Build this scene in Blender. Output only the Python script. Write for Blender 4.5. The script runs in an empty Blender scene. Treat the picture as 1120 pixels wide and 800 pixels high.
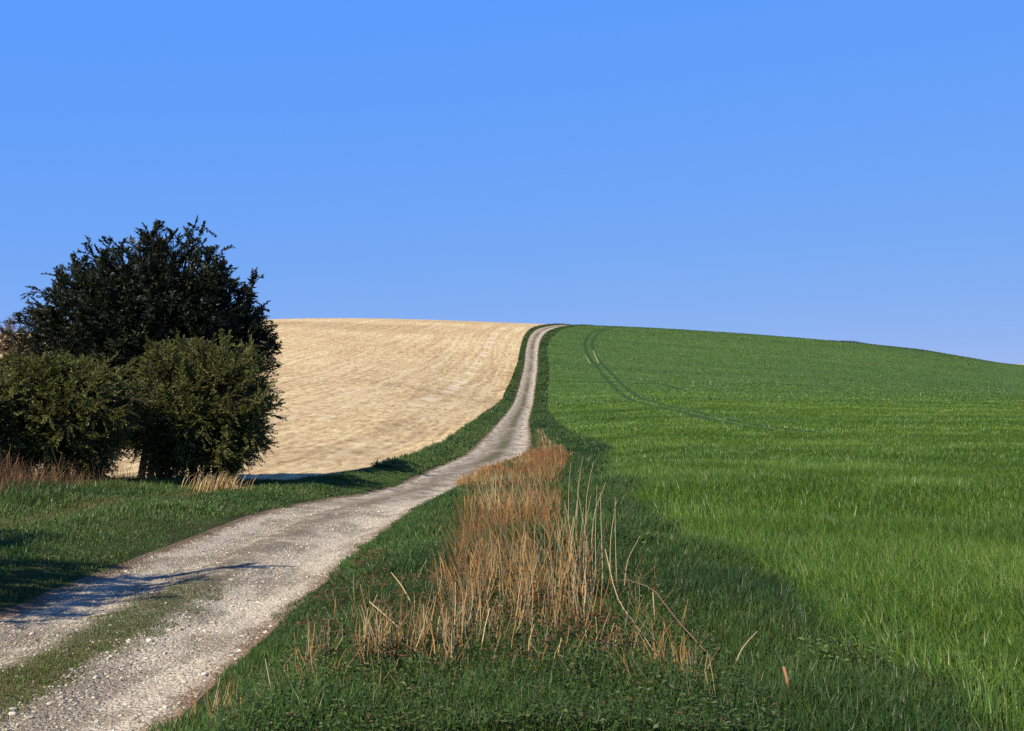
import bpy, math, random
import numpy as np
from mathutils import Vector

RNG = np.random.default_rng(7)
random.seed(7)
sc = bpy.context.scene
COL = sc.collection

# ------------------------------------------------------------------ camera frame
F = 1200.0          # focal length in pixels of the 1120 px wide photograph
CX, YH = 560.0, 425.0
CAMZ = 2.1

def px_x(px, y):
    return (px - CX) / F * y

# ------------------------------------------------------------------ maths helpers
def pchip(xs, ys, x):
    """smooth monotone cubic interpolation, clamped outside"""
    xs = np.asarray(xs, float); ys = np.asarray(ys, float)
    h = np.diff(xs); d = np.diff(ys) / h
    m = np.zeros_like(ys)
    m[0], m[-1] = d[0], d[-1]
    for i in range(1, len(xs) - 1):
        if d[i-1] * d[i] <= 0:
            m[i] = 0
        else:
            w1 = 2*h[i] + h[i-1]; w2 = h[i] + 2*h[i-1]
            m[i] = (w1 + w2) / (w1/d[i-1] + w2/d[i])
    x = np.clip(np.asarray(x, float), xs[0], xs[-1])
    k = np.clip(np.searchsorted(xs, x) - 1, 0, len(h) - 1)
    t = (x - xs[k]) / h[k]
    return ((2*t**3 - 3*t**2 + 1) * ys[k] + (t**3 - 2*t**2 + t) * h[k] * m[k]
            + (-2*t**3 + 3*t**2) * ys[k+1] + (t**3 - t**2) * h[k] * m[k+1])

def _hash(ix, iy, seed):
    n = (ix.astype(np.int64) * 374761393 + iy.astype(np.int64) * 668265263 + seed * 1442695041) & 0x7fffffff
    n = ((n ^ (n >> 13)) * 1274126177) & 0x7fffffff
    return ((n ^ (n >> 16)) & 0xffff) / 65535.0

def vnoise(x, y, scale=1.0, seed=0, octaves=3):
    x = np.asarray(x, float); y = np.asarray(y, float)
    out = np.zeros(np.broadcast(x, y).shape); amp, tot = 1.0, 0.0
    for o in range(octaves):
        fx, fy = x / scale * 2**o + 17.3*o, y / scale * 2**o - 9.1*o
        ix, iy = np.floor(fx), np.floor(fy)
        tx, ty = fx - ix, fy - iy
        tx = tx*tx*(3 - 2*tx); ty = ty*ty*(3 - 2*ty)
        a = _hash(ix, iy, seed + o); b = _hash(ix + 1, iy, seed + o)
        c = _hash(ix, iy + 1, seed + o); e = _hash(ix + 1, iy + 1, seed + o)
        out += amp * ((a*(1-tx) + b*tx)*(1-ty) + (c*(1-tx) + e*tx)*ty)
        tot += amp; amp *= 0.5
    return out / tot

def sstep(a, b, x):
    t = np.clip((np.asarray(x, float) - a) / (b - a), 0, 1)
    return t*t*(3 - 2*t)

# ------------------------------------------------------------------ terrain
# columns of (distance, picture row) turned into heights, blended across the azimuth
COLS = {
    -500: [(6,-2.1),(30,-2.4),(60,-2.2),(110,-0.5),(200,6),(300,12),(400,15),(600,8),(1200,-10)],
    60:   [(6,-2.1),(20,-2.3),(40,-3.0),(60,-2.8),(100,-1.2),(150,2.0),(200,6.5),(260,12.0),(310,16.0),(360,18),(430,17),(600,8),(1200,-10)],
    300:  [(6,-2.1),(20,-2.4),(40,-3.15),(60,-2.9),(100,-1.4),(150,1.9),(200,6.8),(260,13.8),(310,18.9),(350,22.0),(400,23.4),(450,22.5),(600,12),(1200,-10)],
    430:  [(6,-2.1),(20,-2.4),(40,-3.25),(60,-3.35),(100,-2.1),(150,0.6),(200,5.2),(260,12.2),(310,18.0),(350,22.2),(400,24.2),(450,23.4),(600,12),(1200,-10)],
    575:  [(6,-2.08),(15,-2.19),(21,-2.38),(34,-2.98),(50,-3.46),(65,-3.78),(80,-3.67),(100,-3.33),(150,-2.45),(180,-0.7),(215,3.6),(250,8.3),(290,13.8),(330,18.6),(370,21.9),(420,23.6),(470,22.5),(600,12),(1200,-10)],
    720:  [(6,-2.1),(20,-2.12),(30,-2.35),(50,-2.9),(80,-2.95),(110,-2.5),(150,-1.75),(180,-0.5),(220,2.4),(260,6.5),(300,12.0),(340,17.3),(380,20.6),(430,21.0),(480,19),(600,10),(1200,-10)],
    880:  [(6,-2.1),(20,-2.12),(30,-2.35),(50,-2.95),(80,-3.1),(110,-2.75),(150,-2.05),(180,-1.0),(220,1.2),(260,4.6),(300,9.3),(340,14.1),(375,16.9),(420,17.0),(470,15),(600,8),(1200,-10)],
    1000: [(6,-2.1),(20,-2.12),(30,-2.35),(50,-2.95),(80,-3.1),(110,-2.8),(150,-2.2),(180,-1.5),(220,-0.2),(260,2.6),(300,6.9),(340,11.3),(370,12.9),(410,12.6),(470,10.5),(600,8.5),(1200,-10)],
    1120: [(6,-2.1),(20,-2.12),(30,-2.35),(50,-2.95),(80,-3.1),(110,-2.85),(150,-2.4),(200,-2.0),(250,-0.2),(300,3.9),(340,7.0),(370,7.5),(410,6.3),(470,6.5),(600,13.4),(700,14.0),(800,10),(1200,-10)],
    1500: [(6,-2.1),(20,-2.12),(30,-2.35),(80,-3.1),(150,-3.0),(250,-2.0),(340,0.5),(410,0.5),(470,2.5),(600,14.5),(700,15.5),(800,10),(1200,-10)],
}
CPX = sorted(COLS)
CU = np.array([(p - CX) / F for p in CPX])

def base_height(X, Y):
    X = np.asarray(X, float); Y = np.asarray(Y, float)
    X, Y = np.broadcast_arrays(X, Y)
    d = np.clip(Y, 6.0, 1200.0)
    u = np.clip(X / d, CU[0], CU[-1])
    Z = np.array([pchip(np.log([a for a, _ in COLS[p]]), [b for _, b in COLS[p]], np.log(d)) for p in CPX])
    # Catmull-Rom style blend in azimuth (finite-difference tangents)
    k = np.clip(np.searchsorted(CU, u) - 1, 0, len(CU) - 2)
    M = np.zeros_like(Z)
    M[0] = (Z[1]-Z[0])/(CU[1]-CU[0]); M[-1] = (Z[-1]-Z[-2])/(CU[-1]-CU[-2])
    for i in range(1, len(CU)-1):
        M[i] = (Z[i+1]-Z[i-1])/(CU[i+1]-CU[i-1])
    h = (CU[k+1]-CU[k]); t = (u - CU[k])/h
    idx = np.indices(u.shape)
    g = lambda A, kk: A[(kk,) + tuple(idx)]
    z = ((2*t**3-3*t**2+1)*g(Z,k) + (t**3-2*t**2+t)*h*g(M,k)
         + (-2*t**3+3*t**2)*g(Z,k+1) + (t**3-t**2)*h*g(M,k+1))
    return z + CAMZ

YTL  = [-80, 0, 6.5, 15, 22, 29, 31.5, 35, 40, 46, 54, 63, 77, 102, 150, 180, 227, 250, 277, 305, 330, 350, 370, 400, 440]
TL_  = [-5.2,-5.1,-5.1,-5.05,-5.1,-4.95,-4.5,-4.1,-3.75,-3.4,-3.0,-2.65,-2.2,-1.4,-0.1,0.8,2.5,3.0,3.9,5.7,9.0,13.3,18.8,28,41]
YTR  = [-80, 0, 6.5, 15, 21, 27, 31, 40, 46, 54, 63, 77, 102, 150, 180, 227, 250, 277, 305, 330, 350, 370, 400, 440]
TR_  = [-2.3,-2.2,-2.2,-2.2,-2.05,-1.95,-1.75,-1.4,-1.0,0.15,0.85,1.4,1.65,2.9,3.75,5.4,6.0,7.1,9.3,13.0,17.4,22.8,32,45]
def TL(Y): return pchip(YTL, TL_, Y)
def TR(Y): return pchip(YTR, TR_, Y)
YF   = [-80, 25, 31, 35, 40, 46, 53, 65, 77, 110, 150, 180, 200, 227, 250, 277, 305, 330, 350, 370, 400, 440]
BL_  = [-14.5,-14.5,-11.0,-7.0,-5.6,-4.95,-4.5,-4.25,-3.95,-2.9,-1.6,-0.9,0.0,1.2,1.8,2.7,4.3,7.2,11.2,16.3,25.3,38]
CR_  = [2.95,2.55,2.75,2.95,3.3,3.9,4.6,5.3,4.5,4.0,4.7,5.8,6.6,7.5,7.9,9.2,12,15.7,20.2,25.5,35,48]
def BL(Y): return pchip(YF, BL_, Y)
def CR(Y):
    Y = np.asarray(Y, float)
    wob = (vnoise(Y, 0*Y, 2.0, 5, 3) - 0.5) * 1.4 * (1 - sstep(40, 90, Y))
    wob = wob + (vnoise(Y, 0*Y + 3, 0.55, 6, 2) - 0.5) * 0.5 * (1 - sstep(25, 50, Y))
    return pchip(YF, CR_, Y) + wob

def height(X, Y):
    """ground height with the ruts of the track, the banks of the verges and small bumps"""
    X = np.asarray(X, float); Y = np.asarray(Y, float)
    X, Y = np.broadcast_arrays(X, Y)
    z = base_height(X, Y)
    l, r, b, c = TL(Y), TR(Y), BL(Y), CR(Y)
    s = (X - l) / (r - l)
    on = sstep(-0.06, 0.05, s) * (1 - sstep(0.95, 1.06, s))
    prof = 0.025*np.exp(-((s-0.5)/0.13)**2) - 0.05*np.exp(-((s-0.24)/0.12)**2) - 0.05*np.exp(-((s-0.77)/0.12)**2)
    z = z + on * (prof - 0.06 + 0.04*(vnoise(X, Y, 0.6, 21, 3)-0.5))
    vr = sstep(0, 0.9, X - r) * (1 - sstep(-1.0, 0.6, X - c))
    z = z + vr * (0.16 + 0.12*(vnoise(X, Y, 1.1, 3, 2)-0.5)) * (1 - sstep(120, 250, Y))
    vl = sstep(0, 0.9, l - X) * (1 - sstep(0.0, 1.5, b - X))
    z = z + vl * (0.12 + 0.16*(vnoise(X, Y, 1.4, 4, 2)-0.5)) * (1 - sstep(150, 300, Y))
    fl = sstep(0.3, 3.0, b - X) * sstep(29, 35, Y) * (1 - sstep(70, 140, Y))
    z = z - 0.38*fl
    z = z + 0.10*(vnoise(X, Y, 3.5, 8, 3)-0.5) * (1-on) * (1 - sstep(60, 200, Y))
    return z

# ------------------------------------------------------------------ mesh + material helpers
def make_mesh(name, verts, faces_list, mat=None, parent=None, smooth=False, col=None, uv=None):
    """faces_list: list of int arrays (n,k) of one polygon size each"""
    verts = np.asarray(verts, np.float32)
    me = bpy.data.meshes.new(name)
    me.vertices.add(len(verts)); me.vertices.foreach_set('co', verts.ravel())
    loops, starts, off = [], [], 0
    for f in faces_list:
        f = np.asarray(f, np.int32)
        if not len(f): continue
        n, k = f.shape
        loops.append(f.ravel()); starts.append(off + np.arange(n, dtype=np.int32)*k); off += n*k
    loops = np.concatenate(loops); starts = np.concatenate(starts)
    me.loops.add(len(loops)); me.loops.foreach_set('vertex_index', loops)
    me.polygons.add(len(starts)); me.polygons.foreach_set('loop_start', starts)
    me.polygons.foreach_set('use_smooth', np.full(len(starts), smooth))
    if col is not None:
        a = me.color_attributes.new('Col', 'FLOAT_COLOR', 'POINT')
        c4 = np.ones((len(verts), 4), np.float32); c4[:, :3] = col
        a.data.foreach_set('color', c4.ravel())
    if uv is not None:
        l = me.uv_layers.new(name='UVMap')
        l.data.foreach_set('uv', np.asarray(uv, np.float32)[loops].ravel())
    me.update(calc_edges=True)
    me.validate()
    if mat: me.materials.append(mat)
    ob = bpy.data.objects.new(name, me)
    COL.objects.link(ob)
    if parent: ob.parent = parent
    return ob

def empty(name, loc, label, cat, group=None):
    o = bpy.data.objects.new(name, None); COL.objects.link(o)
    o.location = loc; o['label'] = label; o['category'] = cat
    if group: o['group'] = group
    o.empty_display_size = 0.3
    return o

def tag(o, label, cat, group=None, kind=None):
    o['label'] = label; o['category'] = cat
    if group: o['group'] = group
    if kind: o['kind'] = kind
    return o

class NT:
    def __init__(s, name):
        s.m = bpy.data.materials.new(name); s.m.use_nodes = True
        s.t = s.m.node_tree; s.n = s.t.nodes; s.l = s.t.links
        s.n.clear()
        s.out = s.n.new('ShaderNodeOutputMaterial')
    def node(s, ty, **kw):
        n = s.n.new(ty)
        for k, v in kw.items(): setattr(n, k, v)
        return n
    def link(s, a, b): s.l.new(a, b)
    def noise(s, vec, scale, detail=4, rough=0.55):
        n = s.node('ShaderNodeTexNoise'); n.inputs['Scale'].default_value = scale
        n.inputs['Detail'].default_value = detail; n.inputs['Roughness'].default_value = rough
        if vec is not None: s.link(vec, n.inputs['Vector'])
        return n.outputs['Fac']
    def mapping(s, vec, scale=(1,1,1), loc=(0,0,0), rot=(0,0,0)):
        n = s.node('ShaderNodeMapping'); n.inputs['Scale'].default_value = scale
        n.inputs['Location'].default_value = loc; n.inputs['Rotation'].default_value = rot
        s.link(vec, n.inputs['Vector']); return n.outputs['Vector']
    def ramp(s, fac, stops, interp='LINEAR'):
        n = s.node('ShaderNodeValToRGB'); cr = n.color_ramp; cr.interpolation = interp
        while len(cr.elements) > 1: cr.elements.remove(cr.elements[-1])
        cr.elements[0].position = stops[0][0]; cr.elements[0].color = (*stops[0][1], 1)
        for p, c in stops[1:]:
            e = cr.elements.new(p); e.color = (*c, 1)
        s.link(fac, n.inputs['Fac']); return n.outputs['Color']
    def val(s, fac, a, b):
        n = s.node('ShaderNodeMapRange'); n.interpolation_type = 'SMOOTHSTEP'
        n.inputs['From Min'].default_value = a; n.inputs['From Max'].default_value = b
        s.link(fac, n.inputs['Value']); return n.outputs['Result']
    def math(s, op, a, b=None):
        n = s.node('ShaderNodeMath', operation=op)
        for i, v in enumerate((a, b)):
            if v is None: continue
            if isinstance(v, (int, float)): n.inputs[i].default_value = v
            else: s.link(v, n.inputs[i])
        return n.outputs[0]
    def mix(s, fac, a, b, mode='MIX'):
        n = s.node('ShaderNodeMix', data_type='RGBA', blend_type=mode)
        for sock, v in ((n.inputs['Factor'], fac), (n.inputs['A'], a), (n.inputs['B'], b)):
            if isinstance(v, (int, float)): sock.default_value = v
            elif isinstance(v, tuple): sock.default_value = (*v, 1)
            else: s.link(v, sock)
        return n.outputs['Result']
    def bump(s, h, strength, dist):
        n = s.node('ShaderNodeBump'); n.inputs['Strength'].default_value = strength
        n.inputs['Distance'].default_value = dist
        s.link(h, n.inputs['Height']); return n.outputs['Normal']
    def bsdf(s, color, rough=0.9, normal=None, spec=0.2):
        b = s.node('ShaderNodeBsdfPrincipled')
        b.inputs['Roughness'].default_value = rough
        b.inputs['Specular IOR Level'].default_value = spec
        if isinstance(color, tuple): b.inputs['Base Color'].default_value = (*color, 1)
        else: s.link(color, b.inputs['Base Color'])
        if normal: s.link(normal, b.inputs['Normal'])
        return b.outputs[0]
    def finish(s, sh): s.link(sh, s.out.inputs['Surface']); return s.m

def leaf_material(name, rough=0.5, spec=0.3, trans=0.3, tint=(1.15, 1.1, 0.6)):
    t = NT(name)
    a = t.node('ShaderNodeAttribute', attribute_name='Col')
    b = t.bsdf(a.outputs['Color'], rough, None, spec)
    if trans <= 0: return t.finish(b)
    tr = t.node('ShaderNodeBsdfTranslucent')
    t.link(t.mix(1.0, a.outputs['Color'], tint, 'MULTIPLY'), tr.inputs['Color'])
    mx = t.node('ShaderNodeMixShader'); mx.inputs[0].default_value = trans
    t.link(b, mx.inputs[1]); t.link(tr.outputs[0], mx.inputs[2])
    return t.finish(mx.outputs[0])

def bark_material(name, c1, c2):
    t = NT(name)
    g = t.node('ShaderNodeNewGeometry')
    v = t.mapping(g.outputs['Position'], (9, 9, 2.5))
    f = t.noise(v, 2.0, 6, 0.65)
    c = t.ramp(f, [(0.3, c1), (0.7, c2)])
    return t.finish(t.bsdf(c, 0.9, t.bump(f, 0.8, 0.03)))

MAT_BLADE = leaf_material('grass_blade', 0.42, 0.35, 0.35)
MAT_DRY = leaf_material('dry_stalk', 0.6, 0.25, 0.15, (1.1, 1.0, 0.8))
MAT_YEW = leaf_material('yew_needles', 0.5, 0.3, 0.08)
MAT_HAW = leaf_material('hawthorn_leaf', 0.5, 0.3, 0.25)
MAT_BARK = bark_material('bark', (0.05, 0.035, 0.025), (0.14, 0.10, 0.075))
MAT_YEWBARK = bark_material('yew_bark', (0.022, 0.017, 0.013), (0.06, 0.045, 0.034))
MAT_TWIG = bark_material('twig_bark', (0.06, 0.038, 0.024), (0.125, 0.082, 0.052))

# ------------------------------------------------------------------ ground sheets
ROWS = np.concatenate([np.linspace(-80, 0, 30)[:-1], np.arange(0, 5, 0.5), np.arange(5, 24, 0.14), np.arange(24, 60, 0.35),
                       np.arange(60, 130, 0.9), np.arange(130, 440, 2.0), [440.0]])

def sheet(name, cols_fn, mat, kind='structure', smooth=True, uv_fn=None, dz=0.0, rows=ROWS):
    Y = rows[:, None]
    X = cols_fn(rows)                       # (nrows, ncols)
    Y = np.broadcast_to(Y, X.shape)
    Z = height(X, Y) + dz
    V = np.stack([X, Y, Z], -1).reshape(-1, 3)
    nr, nc = X.shape
    i = np.arange(nr*nc).reshape(nr, nc)
    q = np.stack([i[:-1, :-1], i[:-1, 1:], i[1:, 1:], i[1:, :-1]], -1).reshape(-1, 4)
    uv = uv_fn(X, Y).reshape(-1, 2) if uv_fn else None
    o = make_mesh(name, V, [q], mat, None, smooth, None, uv)
    if kind: o['kind'] = kind
    return o

def span(fa, fb, ts):
    ts = np.asarray(ts)
    return lambda r: fa(r)[:, None] + (fb(r) - fa(r))[:, None] * ts[None, :]

# -- chalk track
t = NT('chalk_track')
uv = t.node('ShaderNodeUVMap').outputs[0]
geo = t.node('ShaderNodeNewGeometry').outputs['Position']
sep = t.node('ShaderNodeSeparateXYZ'); t.link(uv, sep.inputs[0])
u = sep.outputs['X']
alongv = t.mapping(uv, (3.0, 0.35, 1))
n1 = t.noise(alongv, 1.6, 5, 0.6)
n2 = t.noise(geo, 2.2, 6, 0.65)
n3 = t.noise(geo, 11, 4, 0.6)
n4 = t.noise(geo, 45, 3, 0.6)
vor = t.node('ShaderNodeTexVoronoi'); vor.inputs['Scale'].default_value = 26; t.link(geo, vor.inputs['Vector'])
vor2 = t.node('ShaderNodeTexVoronoi'); vor2.inputs['Scale'].default_value = 60; t.link(geo, vor2.inputs['Vector'])
chalk = t.ramp(n2, [(0.28, (0.45, 0.365, 0.26)), (0.5, (0.67, 0.565, 0.42)), (0.72, (0.77, 0.675, 0.53))])
stone = t.ramp(t.math('FRACT', t.math('MULTIPLY', vor.outputs['Color'], 3.1)), [(0.0, (0.32, 0.265, 0.195)), (0.5, (0.60, 0.52, 0.41)), (1.0, (0.84, 0.77, 0.64))])
c = t.mix(t.val(n3, 0.42, 0.6), chalk, stone)
stone2 = t.ramp(vor2.outputs['Distance'], [(0.0, (0.72, 0.68, 0.59)), (0.45, (0.42, 0.37, 0.28)), (0.9, (0.20, 0.165, 0.115))])
c = t.mix(0.25, c, stone2)
# greyer, dirtier patches with some moss and soil along the wheel tracks
c = t.mix(t.math('MULTIPLY', t.val(n1, 0.45, 0.60), 0.7), c, (0.20, 0.165, 0.115))
sy = t.node('ShaderNodeSeparateXYZ'); t.link(uv, sy.inputs[0]); ty = sy.outputs['Y']
worn = t.math('MULTIPLY', t.math('SUBTRACT', 1.0, t.val(t.math('ABSOLUTE', t.math('SUBTRACT', u, 0.42)), 0.06, 0.34)), t.val(t.math('ADD', n2, t.math('MULTIPLY', n3, 0.5)), 0.55, 0.80))
c = t.mix(t.math('MULTIPLY', worn, 0.9), c, t.ramp(n4, [(0.3, (0.12, 0.095, 0.06)), (0.7, (0.25, 0.21, 0.15))]))
# thin turf between the wheels
dm = t.math('ABSOLUTE', t.math('SUBTRACT', u, 0.5))
strip = t.math('SUBTRACT', 1.0, t.val(t.math('ADD', dm, t.math('MULTIPLY', t.math('SUBTRACT', n2, 0.5), 0.42)), 0.04, 0.16))
brk = t.val(t.noise(t.mapping(uv, (1.0, 0.13, 1)), 1.0, 3, 0.6), 0.40, 0.54)
near = t.math('SUBTRACT', 1.0, t.val(t.math('ADD', ty, t.math('MULTIPLY', n2, 2.0)), 12.5, 14.5))
far = t.math('MULTIPLY', t.val(ty, 46, 56), 0.75)
strip = t.math('MULTIPLY', t.math('MULTIPLY', strip, brk), t.math('MAXIMUM', near, far))
turf = t.ramp(n3, [(0.3, (0.055, 0.072, 0.018)), (0.55, (0.105, 0.105, 0.034)), (0.75, (0.19, 0.15, 0.075))])
c = t.mix(t.math('MULTIPLY', strip, 0.95), c, turf)
# bare brown soil along both edges, under the grass
edge = t.val(t.math('ADD', t.math('ABSOLUTE', t.math('SUBTRACT', u, 0.5)), t.math('MULTIPLY', t.math('SUBTRACT', t.math('ADD', t.math('MULTIPLY', n2, 0.6), t.math('MULTIPLY', n3, 0.4)), 0.5), 0.30)), 0.385, 0.475)
soil = t.ramp(n4, [(0.3, (0.11, 0.065, 0.035)), (0.7, (0.24, 0.155, 0.09))])
c = t.mix(t.math('MULTIPLY', edge, 0.85), c, soil)
hgt = t.math('ADD', t.math('ADD', t.math('MULTIPLY', vor.outputs['Distance'], -0.7), t.math('MULTIPLY', vor2.outputs['Distance'], -0.35)), t.math('MULTIPLY', n3, 0.8))
MAT_TRACK = t.finish(t.bsdf(c, 0.95, t.bump(hgt, 0.9, 0.03), 0.1))

def uv_track(X, Y):
    return np.stack([(X - TL(Y)) / (TR(Y) - TL(Y)), Y], -1)
sheet('track', span(TL, TR, np.linspace(0, 1, 41)), MAT_TRACK, uv_fn=uv_track)

# -- verges (soil and thatch under the grass)
t = NT('verge_ground')
geo = t.node('ShaderNodeNewGeometry').outputs['Position']
n1 = t.noise(geo, 0.7, 6, 0.6); n2 = t.noise(geo, 9, 5, 0.65)
c = t.ramp(n2, [(0.28, (0.026, 0.034, 0.011)), (0.5, (0.045, 0.062, 0.018)), (0.72, (0.085, 0.085, 0.032))])
c = t.mix(t.math('MULTIPLY', t.val(n1, 0.52, 0.68), 0.5), c, (0.11, 0.085, 0.042))
MAT_VERGE = t.finish(t.bsdf(c, 0.95, t.bump(n2, 1.0, 0.08), 0.1))
sheet('left_verge_ground', span(BL, TL, np.linspace(0, 1, 36)), MAT_VERGE)
sheet('right_verge_ground', span(TR, CR, np.linspace(0, 1, 36)), MAT_VERGE)

# -- bare chalky arable field on the left
t = NT('bare_chalk_soil')
uv = t.node('ShaderNodeUVMap').outputs[0]
geo = t.node('ShaderNodeNewGeometry').outputs['Position']
sep = t.node('ShaderNodeSeparateXYZ'); t.link(uv, sep.inputs[0])
u = sep.outputs['X']
wv = t.noise(geo, 0.05, 3, 0.5)
uvw = t.node('ShaderNodeCombineXYZ')
t.link(t.math('ADD', u, t.math('MULTIPLY', wv, 3.0)), uvw.inputs[0]); t.link(sep.outputs['Y'], uvw.inputs[1])
lines = t.noise(t.mapping(uvw.outputs[0], (1.0, 0.018, 1)), 1.0, 5, 0.7)
broad = t.noise(t.mapping(geo, (0.010, 0.028, 0.0), (3, 1, 0), (0, 0, 0.35)), 1.0, 5, 0.62)
mott = t.noise(t.mapping(geo, (0.16, 0.055, 0.0)), 1.0, 6, 0.72)
fine = t.noise(t.mapping(geo, (1.1, 0.30, 0.0)), 1.0, 7, 0.8)
clod = t.noise(geo, 5.0, 4, 0.7)
grain = t.noise(t.mapping(geo, (2.6, 0.42, 0.0), (5, 3, 0)), 1.0, 2, 0.6)
c = t.ramp(broad, [(0.30, (0.45, 0.332, 0.185)), (0.48, (0.55, 0.413, 0.230)), (0.70, (0.62, 0.485, 0.282))])
c = t.mix(0.38, c, t.ramp(mott, [(0.30, (0.33, 0.30, 0.27)), (0.5, (0.52, 0.52, 0.50)), (0.70, (0.68, 0.69, 0.70))]), 'OVERLAY')
c = t.mix(0.9, c, t.ramp(fine, [(0.28, (0.20, 0.18, 0.17)), (0.5, (0.50, 0.50, 0.50)), (0.72, (0.76, 0.76, 0.76))]), 'OVERLAY')
c = t.mix(0.8, c, t.ramp(lines, [(0.30, (0.33, 0.31, 0.30)), (0.5, (0.5, 0.5, 0.5)), (0.66, (0.68, 0.68, 0.66))]), 'OVERLAY')
# pale chalk dragged up in a few passes near the headland, and chalk lumps
hd = t.math('MULTIPLY', t.val(u, 3.0, 7.0), t.math('SUBTRACT', 1.0, t.val(u, 16.0, 30.0)))
st = t.val(t.noise(t.mapping(uvw.outputs[0], (0.42, 0.05, 1), (9, 0, 0)), 1.0, 4, 0.7), 0.58, 0.70)
c = t.mix(t.math('MULTIPLY', t.math('MULTIPLY', hd, st), 0.5), c, (0.70, 0.60, 0.43))
c = t.mix(0.6, c, t.ramp(grain, [(0.30, (0.24, 0.22, 0.20)), (0.5, (0.50, 0.50, 0.50)), (0.70, (0.70, 0.70, 0.70))]), 'OVERLAY')
# paired wheel marks that follow the headland, worn and broken
uu = t.node('ShaderNodeSeparateXYZ'); t.link(uvw.outputs[0], uu.inputs[0])
fr = t.math('FRACT', t.math('DIVIDE', uu.outputs['X'], 11.0))
tram = t.math('MAXIMUM', *[t.math('SUBTRACT', 1.0, t.val(t.math('ABSOLUTE', t.math('SUBTRACT', fr, q)), 0.010, 0.032)) for q in (0.40, 0.56)])
tram = t.math('MULTIPLY', tram, t.val(t.noise(t.mapping(geo, (0.05, 0.02, 0)), 1.0, 4, 0.7), 0.36, 0.56))
c = t.mix(t.math('MULTIPLY', tram, 0.45), c, (0.70, 0.58, 0.39))
dash = t.math('SUBTRACT', 1.0, t.val(t.math('ABSOLUTE', t.math('SUBTRACT', u, 7.5)), 0.5, 1.3))
dash = t.math('MULTIPLY', dash, t.val(t.noise(t.mapping(geo, (0.02, 0.16, 0)), 1.0, 2, 0.5), 0.50, 0.56))
dash = t.math('MULTIPLY', dash, t.val(sep.outputs['Y'], 95, 115))
c = t.mix(t.math('MULTIPLY', dash, 0.7), c, (0.74, 0.64, 0.46))
lump = t.val(t.noise(geo, 2.6, 3, 0.7), 0.62, 0.72)
c = t.mix(t.math('MULTIPLY', lump, 0.4), c, (0.70, 0.60, 0.43))
c = t.mix(t.math('MULTIPLY', t.val(clod, 0.56, 0.72), 0.35), c, (0.26, 0.18, 0.10))
hh = t.math('ADD', t.math('MULTIPLY', clod, 1.0), t.math('MULTIPLY', fine, 1.5))
MAT_FIELD = t.finish(t.bsdf(c, 1.0, t.bump(hh, 0.55, 0.12), 0.05))
def far_left(r): return BL(r) - 30 - np.maximum(r, 0) * 1.6
ts = 1 - np.concatenate([[0], np.geomspace(0.003, 1, 60)])
sheet('bare_field', span(far_left, BL, np.sort(ts)), MAT_FIELD, uv_fn=lambda X, Y: np.stack([BL(Y) - X, Y], -1))

# -- soil and young cereal seen from afar on the right
t = NT('young_cereal')
uv = t.node('ShaderNodeUVMap').outputs[0]
geo = t.node('ShaderNodeNewGeometry').outputs['Position']
sep = t.node('ShaderNodeSeparateXYZ'); t.link(geo, sep.inputs[0])
band = t.noise(t.mapping(geo, (0.006, 0.07, 0.0)), 1.0, 5, 0.6)  # these bands put the shading of crop undulations into the colour
band2 = t.noise(t.mapping(geo, (0.03, 0.30, 0.0), (4, 2, 0)), 1.0, 5, 0.65)
rows = t.noise(t.mapping(uv, (1.3, 0.035, 1)), 1.0, 4, 0.65)
mot = t.noise(geo, 0.35, 6, 0.65)
fine = t.noise(t.mapping(geo, (3.0, 1.2, 0)), 1.0, 5, 0.7)
c = t.ramp(band, [(0.32, (0.064, 0.124, 0.021)), (0.5, (0.084, 0.154, 0.023)), (0.68, (0.106, 0.176, 0.027))])
c = t.mix(0.6, c, t.ramp(band2, [(0.30, (0.30, 0.34, 0.34)), (0.5, (0.5, 0.5, 0.5)), (0.7, (0.63, 0.62, 0.54))]), 'OVERLAY')
c = t.mix(0.45, c, t.ramp(rows, [(0.30, (0.36, 0.36, 0.36)), (0.5, (0.5, 0.5, 0.5)), (0.7, (0.60, 0.60, 0.58))]), 'OVERLAY')
c = t.mix(0.7, c, t.ramp(fine, [(0.28, (0.20, 0.24, 0.26)), (0.5, (0.5, 0.5, 0.5)), (0.75, (0.70, 0.68, 0.52))]), 'OVERLAY')
c = t.mix(0.4, c, t.ramp(mot, [(0.30, (0.36, 0.38, 0.38)), (0.7, (0.62, 0.60, 0.55))]), 'OVERLAY')
# the far slope is mixed towards a bluer green
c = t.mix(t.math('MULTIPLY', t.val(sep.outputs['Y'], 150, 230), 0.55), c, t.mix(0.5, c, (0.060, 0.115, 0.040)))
MAT_CROP = t.finish(t.bsdf(c, 0.85, t.bump(t.math('ADD', fine, band2), 0.8, 0.25), 0.15))
MAT_CROP.use_fake_user = False
def far_right(r): return CR(r) + 30 + np.maximum(r, 0) * 1.2
ts = np.concatenate([[0], np.geomspace(0.003, 1, 70)])
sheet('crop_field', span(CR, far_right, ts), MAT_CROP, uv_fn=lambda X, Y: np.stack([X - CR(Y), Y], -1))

# -- pale land beyond the brow
rows2 = np.concatenate([np.arange(440, 1200, 8.0), np.arange(1200, 4001, 200)])
t = NT('far_stubble')
geo = t.node('ShaderNodeNewGeometry').outputs['Position']
c = t.ramp(t.noise(t.mapping(geo, (0.01, 0.04, 0)), 1.0, 5, 0.6), [(0.3, (0.40, 0.33, 0.20)), (0.7, (0.58, 0.50, 0.34))])
MAT_FAR = t.finish(t.bsdf(c, 1.0))
sheet('far_field', lambda r: np.linspace(-1, 1, 160)[None, :] * (r[:, None]*1.6 + 40), MAT_FAR, rows=rows2)

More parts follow.
